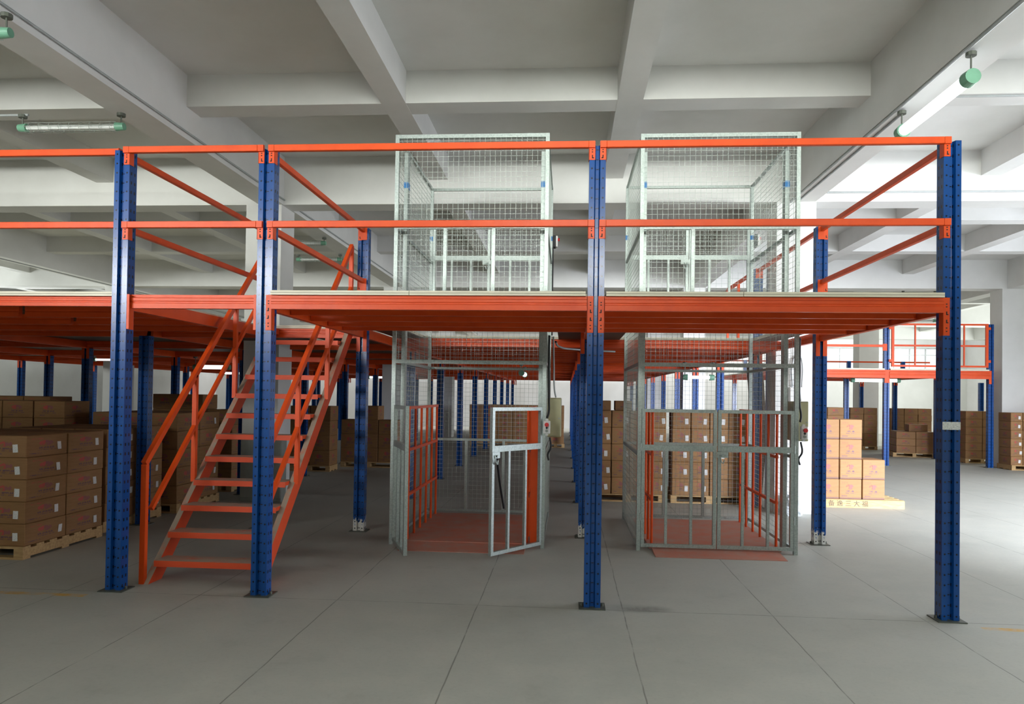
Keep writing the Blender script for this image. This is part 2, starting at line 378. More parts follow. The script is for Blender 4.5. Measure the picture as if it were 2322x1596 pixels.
p1 = post(PX[0], YF, ZT, 'tall blue perforated front post left of the stairs', group='front posts')
p2 = post(PX[1], YF, ZT, 'tall blue perforated front post right of the stairs, with glare near deck', group='front posts')
p3 = post(PX[2], YF, ZT, 'tall blue perforated front post between the two lift cages', group='front posts')
p4 = post(PX[3], YF, ZT, 'tall blue front post at right corner, white paper label on it', group='front posts')
part('paper_label', MB().box(-.063, .063, -.003, -.001, 1.395, 1.452), 'label', p4, 'white paper label')
post(PX[0], YQ, ZT, 'tall blue post behind the stairs at top of left handrail', 'blue_worn', 'second row posts')
post(PX[1], YQ, ZT, 'blue post behind the stairs beside first lift cage, paint scraped at foot', 'blue_worn', 'second row posts')
post(PX[2], YQ, 2.245, 'short blue post right behind the middle front post, chipped white foot', 'blue_worn', 'second row posts')
post(PX[3], YQ, ZT, 'tall blue post right of second lift cage, paint scraped white at foot', 'blue_worn', 'second row posts')
ROWS = [10.9, 13.5, 16.05, 18.66, 21.3, 23.9, 26.5, 29.1, 31.7]
LX = [-5.02, -7.6, -10.2, -12.8]
post(PX[3], ROWS[0], ZT, 'tall blue post beside the white column, holding the upper side rail', group='right edge posts')
for j, y in enumerate(ROWS):
    for i, x in enumerate(PX[1:]):
        if i == 2 and j == 0: continue
        post(x, y, 2.245, 'blue under-deck post, %s row behind the lifts, %s line' % (ORD[j], ['left cage', 'middle', 'right edge'][i]), group='posts under the rear deck')
for j, y in enumerate([YQ] + ROWS):
    for i, x in enumerate(LX):
        if (i >= 2 and j == 0) or (i == 3 and j == 1): continue
        post(x, y, 2.245, 'blue under-deck post in dark left store, %s row back, %s line left of stairs' % (ORD[j], ORD[i]), group='posts in the left store')

# ------------------------------------------------------------------ beams and rails
BEAMP = [(0, 0), (0, .040), (.006, .045), (.006, .055), (0, .060), (0, .082), (.012, .088), (.012, .11), (.05, .11), (.05, 0)]
JOISTP = [(0, 0), (0, .045), (.004, .05), (.004, .06), (0, .065), (0, .1), (.045, .1), (.045, 0)]
def hooks(mb, cx, y, z0, n, flip=1):
    for i in range(n):
        z = z0 + i * .05
        mb.box(cx - .004, cx + .004, y - .0012, y, z, z + .026); mb.box(min(cx, cx + flip * .012), max(cx, cx + flip * .012), y - .0012, y, z, z + .007)
    return mb
def dots(mb, cx, y, zs):
    for z in zs: mb.box(cx - .005, cx + .005, y - .0012, y, z - .004, z + .004)
    return mb
def rail_thing(x0, x1, z1, label, kind='rail', yf=YF, lcon=True, rcon=True):
    """guard rail (5 cm) or deck beam (11 cm) across the front between two posts; connector plates hook on the post fronts"""
    big = kind == 'beam'; h = .11 if big else .05; ch = .275 if big else .14
    t = thing('deck_beam' if big else 'guard_rail', label, 'beam' if big else 'rail', ((x0 + x1) / 2, yf, z1), 0, 'front deck beams' if big else 'front guard rails')
    X0, X1 = x0 - (x0 + x1) / 2, x1 - (x0 + x1) / 2
    y0 = -.028
    mb = MB()
    if big: mb.prism(BEAMP, (X0 + .0675, y0, -h), (X1 - .0675, y0, -h), (0, 1, 0), (0, 0, 1))
    else: mb.cbox(X0 + .0675, X1 - .0675, y0, y0 + .04, -h, 0, .003)
    part('rail_bar' if not big else 'beam_bar', mb, 'orange', t)
    for s, on in ((1, lcon), (-1, rcon)):
        if not on: continue
        xa = X0 if s > 0 else X1
        cm = MB(); cm.box(min(xa + s * .018, xa + s * .066), max(xa + s * .018, xa + s * .066), -.006, -.0005, -ch, .003)
        cm.box(min(xa + s * .063, xa + s * .067), max(xa + s * .063, xa + s * .067), -.006, .05, -ch, .003)
        if not big: cm.box(min(xa + s * .02, xa + s * .066), max(xa + s * .02, xa + s * .066), y0 + .002, -.004, -h, 0)
        c = part('connector_plate', cm, 'orange', t)
        hm = MB(); cx = xa + s * .04
        yy = -.006
        if big: dots(hm, cx, yy, [-.045, -.065, -.22, -.245]); hooks(hm, cx, yy, -.125, 1, -s); hooks(hm, cx, yy, -.185, 1, -s)
        else: dots(hm, cx, yy, [-.062, -.08]); hooks(hm, cx, yy, -.128, 1, -s)
        part('hook_slot', hm, 'dark', c, 'dark hook slots')
    return t
NAMES = ['above the stairs', 'in front of first lift cage', 'in front of second lift cage']
for i in range(3):
    rail_thing(PX[i], PX[i + 1], ZR, 'orange top guard rail ' + NAMES[i])
    rail_thing(PX[i], PX[i + 1], 2.94, 'orange middle guard rail ' + NAMES[i])
    if i: rail_thing(PX[i], PX[i + 1], 2.358, 'long orange ribbed deck beam ' + NAMES[i], 'beam')
# beam over the stair opening hangs between the post sides
t = thing('deck_beam', 'orange ribbed deck beam above the stairs, set back between its posts', 'beam', ((PX[0] + PX[1]) / 2, YF + .03, 2.36), 0, 'front deck beams')
hw = (PX[1] - PX[0]) / 2 - .064
part('beam_bar', MB().prism(BEAMP, (-hw, 0, -.105), (hw, 0, -.105), (0, 1, 0), (0, 0, 1)), 'orange', t)
for s in (-1, 1): part('connector_plate', MB().box(s * hw - .004, s * hw + .004, -.028, .06, -.275, .003).box(s * hw - .02 if s > 0 else -hw - .0, s * hw if s > 0 else -hw + .02, -.03, -.024, -.275, .003), 'orange', t)
# left wing rails and beam (run out of the picture)
for z, nm, h in ((3.552, 'top', .052), (2.958, 'middle', .05)):
    t = thing('guard_rail', 'orange %s guard rail running left out of the front post' % nm, 'rail', (-5.4, YF + .07, z), 0, 'left wing rails')
    part('rail_bar', MB().cbox(-1.9, 1.76, -.02, .02, -h, 0, .003), 'orange', t)
    part('connector_plate', MB().box(1.757, 1.761, -.025, .03, -.14, .003), 'orange', t)
t = thing('deck_beam', 'orange deck beam edging the left wing beyond the front post', 'beam', (-5.4, YF + .09, 2.352), 0, 'left wing beams')
part('beam_bar', MB().prism(BEAMP, (-1.9, 0, -.075), (1.76, 0, -.075), (0, 1, 0), (0, 0, .75)), 'orange', t)
part('connector_plate', MB().box(1.757, 1.761, -.03, .05, -.275, .003), 'orange', t)

def side_beam(x, y0, y1, label, group):
    t = thing('deck_beam', label, 'beam', (x, y0, 2.358), 0, group)
    L = y1 - y0
    part('beam_bar', MB().prism(BEAMP, (-.025, 0, -.11), (-.025, L, -.11), (1, 0, 0), (0, 0, 1)), 'orange', t)
    for y, s in ((0, 1), (L, -1)):
        for xa, xb in (((-.055, .055),) if s > 0 else ((-.06, -.016), (.016, .06))):
            part('connector_plate', MB().box(xa, xb, min(y, y + s * .006), max(y, y + s * .006), -.275, .002), 'orange', t)
    return t
SB = ['edging the stair opening on its left', 'between stairs and first lift, seen from below', 'running back between the two lifts', 'running back along the right edge']
for i, x in enumerate(PX): side_beam(x, YF + .101, YQ - .001, 'orange deck beam ' + SB[i], 'front side beams')
def side_rail(x, y0, y1, z, label):
    t = thing('guard_rail', label, 'rail', (x, y0, z), 0, 'side guard rails')
    part('rail_bar', MB().cbox(-.02, .02, .006, y1 - y0 - .006, -.05, 0, .003), 'orange', t)
    for y in (0, y1 - y0): part('connector_plate', MB().box(-.045, .045, y + .0008 if y == 0 else y - .0055, y + .0055 if y == 0 else y - .0008, -.14, .003), 'orange', t)
    # hook plate wrapping the near face of the rear post
    c = part('connector_plate', MB().box(-.06, -.018, y1 - y0 - .007, y1 - y0 - .002, -.145, 0) if x < 0 else MB().box(.018, .06, y1 - y0 - .007, y1 - y0 - .002, -.145, 0), 'orange', t)
    part('hook_slot', hooks(MB(), -.04 if x < 0 else .04, y1 - y0 - .007, -.125, 1), 'dark', c, 'dark hook slots')
for z, nm in ((ZR - .02, 'top'), (2.93, 'middle')):
    side_rail(PX[0], YF + .1, YQ, z, 'orange %s side rail left of the stair opening' % nm)
    side_rail(PX[1], YF + .1, YQ, z, 'orange %s side rail right of the stair opening' % nm)
    side_rail(PX[3], YF + .1, YQ, z, 'orange %s side rail along right edge, nearest length' % nm)
    side_rail(PX[3], YQ + .1, ROWS[0], z, 'orange %s side rail along right edge, behind second lift cage' % nm)
t = thing('stair_handrail', 'orange handrail at head of the rear side stairs beyond second lift cage', 'handrail', (PX[3], 11.02, ZD))
part('top_rail', MB().bar((0, .0, 1.12), (0, 1.95, 1.12), .04, .05).bar((0, 1.95, 1.12), (0, 2.5, .62), .04, .05), 'orange', t)
part('middle_rail', MB().bar((0, .0, .55), (0, 1.95, .55), .035, .035), 'orange', t)
for y in (1.15, 1.93): part('baluster', MB().box(-.02, .02, y - .02, y + .02, 0, 1.1), 'orange', t)
# two orange hook plates on the right rear post just below the deck
# joists under the front deck
def joist(x0, x1, y, label, group, z=2.358):
    key = round(x1 - x0, 3)
    if key not in JM:
        L = x1 - x0
        JM[key] = MB().prism(JOISTP, (0, 0, -.1), (L, 0, -.1), (0, 1, 0), (0, 0, 1)).mesh('floor_joist', 'orange')
    return solo('floor_joist', JM[key], None, label, 'joist', (x0, y, z), group)
JM = {}
for b, (x0, x1, nm) in enumerate([(PX[1] + .03, PX[2] - .03, 'first'), (PX[2] + .03, PX[3] - .03, 'second')]):
    for j, y in enumerate((6.0, 6.48, 6.96, 7.42)):
        joist(x0, x1, y, 'orange joist under the front deck, %s bay, %s from the front beam' % (nm, ORD[j]), 'front deck joists')
# rear deck structure
BX = [(PX[1], PX[2], 'middle left'), (PX[2], PX[3], 'middle right')]
RB = [YQ] + ROWS + [33.4]
for i, x in enumerate(PX[1:]):
    for j in range(len(RB) - 1):
        y0 = RB[j] + .101; y1 = RB[j + 1] - .001 if j + 1 < len(RB) - 1 else RB[j + 1]
        side_beam(x, y0, y1, 'orange deck beam under rear deck, %s line, %s span behind the lifts' % (['left cage', 'middle', 'right edge'][i], ORD[j]), 'rear deck beams')
for b, (x0, x1, nm) in enumerate(BX):
    side = ['behind the first lift cage', 'behind the second lift cage'][b]
    t = thing('deck_beam', 'orange ribbed deck beam closing the opening ' + side, 'beam', ((x0 + x1) / 2, 9.68, 2.358), 0, 'beams behind the lifts')
    part('beam_bar', MB().prism(BEAMP, (-(x1 - x0) / 2 + .03, 0, -.11), ((x1 - x0) / 2 - .03, 0, -.11), (0, 1, 0), (0, 0, 1)), 'orange', t)
    n = 0
    y = 10.2
    while y < 33:
        joist(x0 + .03, x1 - .03, y, 'orange joist under rear deck, %s bay, %s behind the lift opening' % (nm, ORD[n]), 'rear deck joists')
        y += .55 if y < 14 else (1.3 if y < 20 else 2.62); n += 1
LB_ = [(-5.02, -3.576, 'first'), (-7.6, -5.02, 'second'), (-10.2, -7.6, 'third'), (-12.8, -10.2, 'fourth')]
for b, (x0, x1, nm) in enumerate(LB_):
    for j, y in enumerate([6.3, 7.0, 7.7] + [r - .03 for r in [8.6] + ROWS]):
        if b == 0 and j >= 3: x1_ = PX[1]
        else: x1_ = x1
        if b > 1 and j < 3: continue
        joist(x0 + .03, x1_ - .03, y, 'orange joist under left deck, %s bay from the stairs, %s back' % (nm, ORD[j]), 'left deck joists')
for i, x in enumerate(LX):
    for j in range(len(RB) - 1):
        side_beam(x, RB[j] + .101, RB[j + 1] - .001 if j + 2 < len(RB) else RB[j + 1], 'orange deck beam in left store, %s line left of stairs, %s span' % (ORD[i], ORD[j]), 'left deck beams')
t = thing('deck_beam', 'orange ribbed deck beam at the head of the stairs', 'beam', ((PX[0] + PX[1]) / 2, 8.37, 2.358), 0, 'stair head beam')
part('beam_bar', MB().prism(BEAMP, (-.56, 0, -.11), (.56, 0, -.11), (0, 1, 0), (0, 0, 1)), 'orange', t)

# deck boards
def board(x0, x1, y0, y1, label, group='deck boards'):
    g = .002
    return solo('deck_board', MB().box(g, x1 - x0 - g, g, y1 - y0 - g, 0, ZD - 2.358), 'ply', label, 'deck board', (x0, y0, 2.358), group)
yd = YF - .045
board(PX[1] + .066, -1.22, yd, 7.52, 'pale plywood deck board, front edge, left of the first joint')
board(-1.22, .135, yd, 7.52, 'pale plywood deck board in front of first lift, right of the joint')
board(.285, 1.3, yd, 7.52, 'pale plywood deck board right of the middle front post')
board(1.3, 2.735, yd, 7.52, 'pale plywood deck board at the right front corner')
board(.135, .285, YF + .12, 7.52, 'narrow plywood strip behind the middle front post')
for x0, x1, nm in ((PX[1] + .06, -1.93, 'left of the first lift cage'), (-.12, .69, 'between the two lift cages'), (2.42, 2.735, 'right of the second lift cage')):
    board(x0, x1, 7.52, 8.2, 'plywood deck strip, near half, ' + nm); board(x0, x1, 8.36, 9.66, 'plywood deck strip, far half, ' + nm)
rb = [9.66, 10.88, 13.48, 16.03, 18.64, 21.28, 23.88, 26.48, 29.08, 33.4]
for b, (x0, x1, nm) in enumerate(BX):
    for j in range(len(rb) - 1): board(x0 + (.066 if b == 0 else 0), x1 - (.066 if b else 0), rb[j] + .0, rb[j + 1] , 'plywood deck board of rear deck, %s bay, %s row behind lifts' % (nm, ORD[j]))
lb = [YF + .07, 8.22, 10.88, 13.48, 16.03, 18.64, 21.28, 23.88, 26.48, 29.08, 33.4]
for b, (x0, x1, nm) in enumerate([(-5.4, PX[0] - .0, 'first'), (-7.6, -5.4, 'second'), (-10.2, -7.6, 'third'), (-13.2, -10.2, 'fourth')]):
    for j in range(len(lb) - 1):
        xe = x1 if j > 1 or b else PX[0] - .07
        board(x0, xe, lb[j], lb[j + 1], 'plywood deck board of left deck, %s bay left of stairs, %s row' % (nm, ORD[j]))
board(PX[0] + .07, PX[1] - .07, 8.36, 10.88, 'plywood landing board at the head of the stairs')
for j in range(2, len(lb) - 1): board(PX[0], PX[1] + .05, lb[j], lb[j + 1], 'plywood deck board straight behind the stair landing, %s row' % ORD[j - 2])

# ------------------------------------------------------------------ stairs
st = thing('metal_staircase', 'steep orange open-tread metal staircase with pipe handrails', 'stairs', ((PX[0] + PX[1]) / 2, 5.8, 0))
sx = .46
def sy(z): return (z - .16) / .975     # nosing line, local y
for s in (-1, 1):
    x = s * sx
    # channel stringer cut level at foot and head
    poly = [(-.06, 0), (.16, 0), (2.42, 2.25), (2.56, 2.358), (2.40, 2.358)]
    poly = [(-.06, 0), (.14, 0), (2.47, 2.28), (2.55, 2.28), (2.55, 2.35), (2.36, 2.35)]
    mb = MB().prism(poly, (x - .025, 0, 0), (x + .025, 0, 0), (0, 1, 0), (0, 0, 1))
    part('stringer', mb, 'orange_dusty', st)
for i in range(11):
    z = .2 * (i + 1) - .02; y = sy(z)
    part('tread', MB().box(-sx + .026, sx - .026, y, y + .20, z - .035, z).box(-sx + .026, sx - .026, y - .004, y - .0002, z - .05, z), 'orange_dusty', st)
for s, nm in ((-1, 'left'), (1, 'right')):
    x = s * (sx + .035)
    h0 = (x, -.05, .99); h1 = (x, 2.33, 3.29)
    hr = part('handrail', MB().bar(h0, h1, .04, .05), 'orange', st)
    part('middle_rail', MB().bar((x, .06, .60), (x, 2.33, 2.82), .035, .035), 'orange', st)
    part('newel_post', MB().box(x - .022, x + .022, -.06, -.016, 0, .985), 'orange', st)
    for y in (.75, 1.55):
        part('baluster', MB().box(x - .02, x + .02, y - .02, y + .02, y * .975 + .02, y * .966 + 1.02), 'orange', st)
    part('newel_post', MB().box(x - .022, x + .022, 2.30, 2.345, 2.30, 3.29), 'orange', st)

# ------------------------------------------------------------------ lift cages
def wire_panel(mb, ax, pos, a0, a1, z0, z1, step=.057, r=.0013):
    """square wire mesh; ax 'x' lies in plane y=pos, ax 'y' in plane x=pos"""
    n = int((a1 - a0) / step)
    for i in range(n + 1):
        a = a0 + (a1 - a0) * (i + .5) / (n + 1)
        if ax == 'x': mb.box(a - r, a + r, pos - r, pos + r, z0, z1)
        else: mb.box(pos - r, pos + r, a - r, a + r, z0, z1)
    n = int((z1 - z0) / step)
    for i in range(n + 1):
        z = z0 + (z1 - z0) * (i + .5) / (n + 1)
        if ax == 'x': mb.box(a0, a1, pos - r, pos + r, z - r, z + r)
        else: mb.box(pos - r, pos + r, a0, a1, z - r, z + r)
    return mb
def gate_leaf(parent, hx, hy, ang, s, tall, W=.765, lo=.04, top=1.48, mid=1.075, latch=False, name='gate', nb=2):
    """leaf hinged at (hx,hy); s=+1 extends to +x when closed, ang opens it"""
    g = bpy.data.objects.new(name, None)
    mb = MB(); t = .035; d = .018
    X = lambda a: a * s
    def bx(a, b, z0, z1, dd=d): mb.box(min(X(a), X(b)), max(X(a), X(b)), -dd, dd, z0, z1)
    bx(0, t, lo, top); bx(W - t, W, lo, top); bx(t, W - t, lo, lo + t); bx(t, W - t, top - t, top); bx(t, W - t, mid - .03, mid + .03)
    f = part(name, mb, 'galv', parent, None, (hx, hy, 0), (0, 0, ang))
    for i in range(nb):
        a = W * (i + 1) / (nb + 1)
        part('gate_bar', MB().box(X(a) - .014, X(a) + .014, -.014, .014, lo + t, mid - .03), 'galv', f)
    for z in (.35, 1.08): part('hinge', MB().cyl((-s * .006, -.012, z - .04), (-s * .006, -.012, z + .04), .011, 8), 'galv', f)
    if latch: part('latch', MB().box(min(X(W - .10), X(W + .01)), max(X(W - .10), X(W + .01)), -.03, -.018, mid - .09, mid - .03).cyl((X(W - .05), -.03, mid - .07), (X(W - .05), -.05, mid - .07), .012, 8).path([(X(W - .02), -.035, mid - .06), (X(W - .03), -.04, mid - .13), (X(W - .05), -.04, mid - .15), (X(W - .06), -.04, mid - .11)], .006, 6), 'galv', f)
    return f
def lift_cage(label, x0, x1, y0, y1, open_gate):
    cx = (x0 + x1) / 2; W = (x1 - x0) / 2
    t = thing('lift_cage', label, 'lift cage', (cx, y0, 0), 0, 'galvanised goods lift cages')
    D = y1 - y0; H = 4.375; q = .02
    for x in (-W, W):
        for y in (0, D):
            part('corner_post', MB().box(x - q, x + q, y - q, y + q, 0, H), 'galv', t)
        s = 1 if x < 0 else -1
        gx = x + s * .05
        gd = part('guide_column', MB().box(gx - .022, gx + .022, .20, .30, .02, H - .12), 'galv', t)
        part('tape_mark', MB().box(gx - .0235, gx + .0235, .1985, .3015, 3.86, 3.93), 'bluetape', gd, 'blue tape mark')
        rp = [c for c in t.children][-2]
        part('tape_mark', MB().box(x - q - .0015, x + q + .0015, D - q - .0015, D + q + .0015, 3.66, 3.72), 'bluetape', t, 'blue tape mark on rear corner')
        for z in (H - .02, 3.37, 1.95, 1.0, .05):
            part('side_rail', MB().box(x - .016, x + .016, q, D - q, z - .016, z + .016), 'galv', t)
        part('wire_mesh', wire_panel(MB(), 'y', x, q, D - q, .07, H - .04), 'wire', t)
    # front: rails, upper mesh, transom mesh
    for z in (H - .02, 3.385, 2.41, 1.945): part('front_rail', MB().box(-W + q, W - q, -.018, .018, z - .02, z + .02), 'galv', t)
    part('wire_mesh', wire_panel(MB(), 'x', -.012, -W + q, W - q, 2.43, H - .04), 'wire', t)
    part('wire_mesh', wire_panel(MB(), 'x', -.012, -W + q, W - q, 1.97, 2.39), 'wire', t)
    for x in ((-.275, .245) if open_gate else (-.36, -.27)):
        if not open_gate and x == -.36: continue
        part('front_stile', MB().box(x - .018, x + .018, -.016, .016, 2.43, 3.365), 'galv', t)
    # rear: lower panel with mesh, transom, upper gates facing the rear deck
    for z in (H - .02, 1.95, 1.0, .06): part('rear_rail', MB().box(-W + q, W - q, D - .016, D + .016, z - .016, z + .016), 'galv', t)
    for x in (-.29, .21): part('rear_stile', MB().box(x - .018, x + .018, D - .018, D + .018, .076, .984), 'galv', t)
    part('wire_mesh', wire_panel(MB(), 'x', D, -W + q, W - q, .08, 2.40), 'wire', t)
    part('wire_mesh', wire_panel(MB(), 'x', D + .01, -W + q, W - q, 3.46, 3.866), 'wire', t)
    for s in (1, -1):
        gate_leaf(t, -s * (W - .024), D, 0, s, True, W - .03, 2.45, 3.90, 3.43, s > 0, 'upper_gate')
    # ground-floor gates
    a = (1, -1)
    for s in a:
        ang = 0
        if open_gate: ang = math.radians(-68) if s > 0 else math.radians(53)
        gate_leaf(t, -s * (W - .024), -.005, ang, s, True, W - .03, latch=(s < 0))
    return t
CA = lift_cage('galvanised wire goods lift cage with its ground gates standing open', -1.845, -.235, 7.62, 9.62, True)
CB = lift_cage('galvanised wire goods lift cage with its ground gates shut', .765, 2.367, 7.68, 9.57, False)

def platform(label, x0, x1, y0, y1, left_guard=True):
    cx = (x0 + x1) / 2; W = (x1 - x0) / 2; D = y1 - y0
    t = thing('lift_platform', label, 'lift platform', (cx, y0, 0), 0, 'orange lift platforms')
    part('floor_plate', MB().box(-W, W, 0, D, .012, .036), 'platform', t)
    part('ramp_lip', MB().prism([(-.36, 0), (-.001, 0), (-.001, .03), (-.36, .005)], (-W + .03, 0, 0), (W - .04, 0, 0), (0, 1, 0), (0, 0, 1)), 'platform', t)
    for s, nm in ((-1, 'left'), (1, 'right')):
        x = s * (W - .035)
        g = part('side_guard', MB().box(x - .016, x + .016, .06, D - .08, 1.435, 1.465).box(x - .014, x + .014, .06, D - .08, .98, 1.01).box(x - .014, x + .014, .06, D - .08, .50, .53), 'orange', t)
        for i in range(6):
            y = .07 + (D - .17) * i / 5
            part('guard_bar', MB().cyl((x, y, .036), (x, y, 1.45), .014, 8), 'orange', g)
    return t
platform('orange goods lift platform inside the cage with open gates', -1.73, -.37, 7.66, 9.5)
platform('orange goods lift platform inside the cage with shut gates', .88, 2.24, 7.72, 9.48)
# wide orange mast channel at the right of the open lift
mt = solo('mast_channel', MB().prism([(-.035, 0), (.035, 0), (.035, .06), (.028, .06), (.028, .008), (-.028, .008), (-.028, .06), (-.035, .06)], (0, 0, 0), (0, 0, 1.42), (1, 0, 0), (0, 1, 0)), 'orange', 'upright orange channel just inside the right gate of the open lift', 'mast', (-.335, 7.70, .036))

# control gear
def control_cabinet(x, y, label):
    t = thing('control_cabinet', label, 'control cabinet', (x, y, 1.16), 0, 'lift control cabinets')
    part('cabinet_body', MB().cbox(-.075, .075, 0, .3, 0, .42, .008), 'beige', t)
    part('cabinet_door', MB().cbox(-.068, .068, -.012, 0, .01, .41, .004), 'beige', t)
    part('door_lock', MB().cyl((.05, -.012, .2), (.05, -.022, .2), .008, 8), 'grey', t, 'small grey lock')
    part('wall_bracket', MB().box(-.0865, -.074, .08, .12, .1, .14).box(-.0865, -.074, .08, .12, .3, .34), 'grey', t)
    return t
control_cabinet(-.13, 7.78, 'beige control cabinet on the right of the open lift cage')
control_cabinet(2.47, 7.84, 'beige control cabinet on the right of the shut lift cage')
def push_box(x, y, z, label, up=False):
    t = thing('push_button_box', label, 'button box', (x, y, z), 0, 'lift push-button boxes')
    part('button_housing', MB().cbox(-.035, .035, -.05, 0, 0, .135, .006).box(-.014, .014, -.02, 0, .135, .155).box(-.014, .014, -.02, 0, -.02, 0), 'white', t)
    part('stop_button', MB().cyl((0, -.05, .095), (0, -.07, .095), .014, 10).cyl((0, -.07, .095), (0, -.085, .095), .022, 12), 'red', t, 'red mushroom button')
    part('push_button', MB().cyl((0, -.05, .062), (0, -.058, .062), .012, 10), 'black', t, 'black button')
    part('push_button', MB().cyl((0, -.05, .03), (0, -.058, .03), .015, 12), 'greyboard', t, 'grey button')
    return t
push_box(-.203, 7.595, 1.205, 'white button box with red stop button on open lift cage post')
push_box(2.43, 7.655, 1.19, 'white button box with red stop button on shut lift cage post')
def upper_box(x, y, label):
    t = thing('push_button_box', label, 'button box', (x, y, 3.57), 0, 'upper lift push-button boxes')
    part('button_housing', MB().cbox(-.035, .005, -.06, .06, 0, .155, .005), 'black', t, 'black housing')
    part('cover_plate', MB().cbox(.005, .03, -.06, .06, .005, .15, .004), 'white', t, 'white cover')
    part('stop_button', MB().cyl((.03, 0, .11), (.055, 0, .11), .02, 10), 'red', t, 'red mushroom button')
    return t
upper_box(-.176, 9.62, 'black and white button box at top of the open lift cage')
upper_box(2.426, 9.57, 'black and white button box at top of the shut lift cage')
def cable(pts, r, mat, label, cat='cable', group=None, name='cable'):
    cu = bpy.data.curves.new(name, 'CURVE'); cu.dimensions = '3D'; cu.bevel_depth = r; cu.bevel_resolution = 2
    sp = cu.splines.new('BEZIER'); sp.bezier_points.add(len(pts) - 1)
    for b, p in zip(sp.bezier_points, pts): b.co = p; b.handle_left_type = b.handle_right_type = 'AUTO'
    o = bpy.data.objects.new(name, cu); COL.objects.link(o)
    dg = bpy.context.evaluated_depsgraph_get(); me = bpy.data.meshes.new_from_object(o.evaluated_get(dg))
    bpy.data.objects.remove(o); me.materials.clear(); me.materials.append(M[mat]); me.name = name
    return solo(name, me, None, label, cat, (0, 0, 0), group)
for X, Y, nm in ((-.192, 7.66, 'open'), (2.41, 7.72, 'shut')):
    cable([(X, Y, 2.24), (X, Y, 1.9), (X + .005, Y + .01, 1.55), (X + .005, Y - .04, 1.42), (X - .01, Y - .06, 1.37)], .011, 'black', 'black cable dropping to the button box of the %s lift' % nm)
    cable([(X + .02, Y + .01, 1.16), (X + .03, Y, 1.05), (X, Y + .01, .98), (X + .01, Y, .92)], .01, 'black', 'black cable loop below the %s lift cabinet' % nm)
    cable([(X - .015, Y + 1.93, 3.57), (X - .015, Y + 1.93, 3.2), (X - .013, Y + 1.93, 2.40)], .009, 'black', 'thin black cable down the %s lift from its upper button box' % nm)
    cable([(X + .04, Y + .16, 2.24), (X + .05, Y + .17, 1.9), (X + .06, Y + .18, 1.66), (X + .075, Y + .2, 1.585)], .009, 'grey', 'grey conduit feeding the %s lift control cabinet' % nm, 'conduit', None, 'conduit')
cable([(-.13, 8.05, 2.2), (-.1, 8.3, 2.17), (.15, 8.9, 2.17), (.6, 9.2, 2.17)], .012, 'grey', 'grey conduit under deck between the two lifts', 'conduit', None, 'conduit')
cable([(-.9, 9.3, .9), (-.86, 9.4, .5), (-.8, 9.45, .12)], .014, 'black', 'black hose hanging at the back of the open lift')

# ------------------------------------------------------------------ cartons and pallets
CART = {}
def carton_mesh(bw, bd, bh, mat):
    key = (bw, bd, bh, mat)
    if key not in CART:
        CART[key] = MB().cbox(-bw / 2, bw / 2, -bd / 2, bd / 2, 0, bh, .006).mesh('carton', mat)
    return CART[key]
LABM = {}
def label_mesh(w_, h_):
    if (w_, h_) not in LABM: LABM[(w_, h_)] = MB().box(-w_ / 2, w_ / 2, -.0015, .0005, -h_ / 2, h_ / 2).mesh('shipping_label', 'label')
    return LABM[(w_, h_)]
PAL = {}
def pallet(x, y, w_, d, label, rot=0, h=.12, group='wooden pallets'):
    t = thing('wooden_pallet', label, 'pallet', (x, y, 0), rot, group)
    key = (w_, d)
    if key not in PAL:
        PAL[key] = (MB().box(-w_ / 2, w_ / 2, -.05, .05, h - .02, h).mesh('slat', 'wood'), MB().box(-.045, .045, -d / 2, d / 2, .02, h - .02).mesh('stringer', 'wood'), MB().box(-w_ / 2, w_ / 2, -.05, .05, 0, .02).mesh('bottom_slat', 'wood'))
    a, b, c = PAL[key]
    for i in range(7): part('slat', a, None, t, None, (0, -d / 2 + .05 + (d - .1) * i / 6, 0))
    for i in range(3): part('stringer', b, None, t, None, (-w_ / 2 + .045 + (w_ - .09) * i / 2, 0, 0))
    for i in range(3): part('bottom_slat', c, None, t, None, (0, -d / 2 + .05 + (d - .1) * i / 2, 0))
    return t
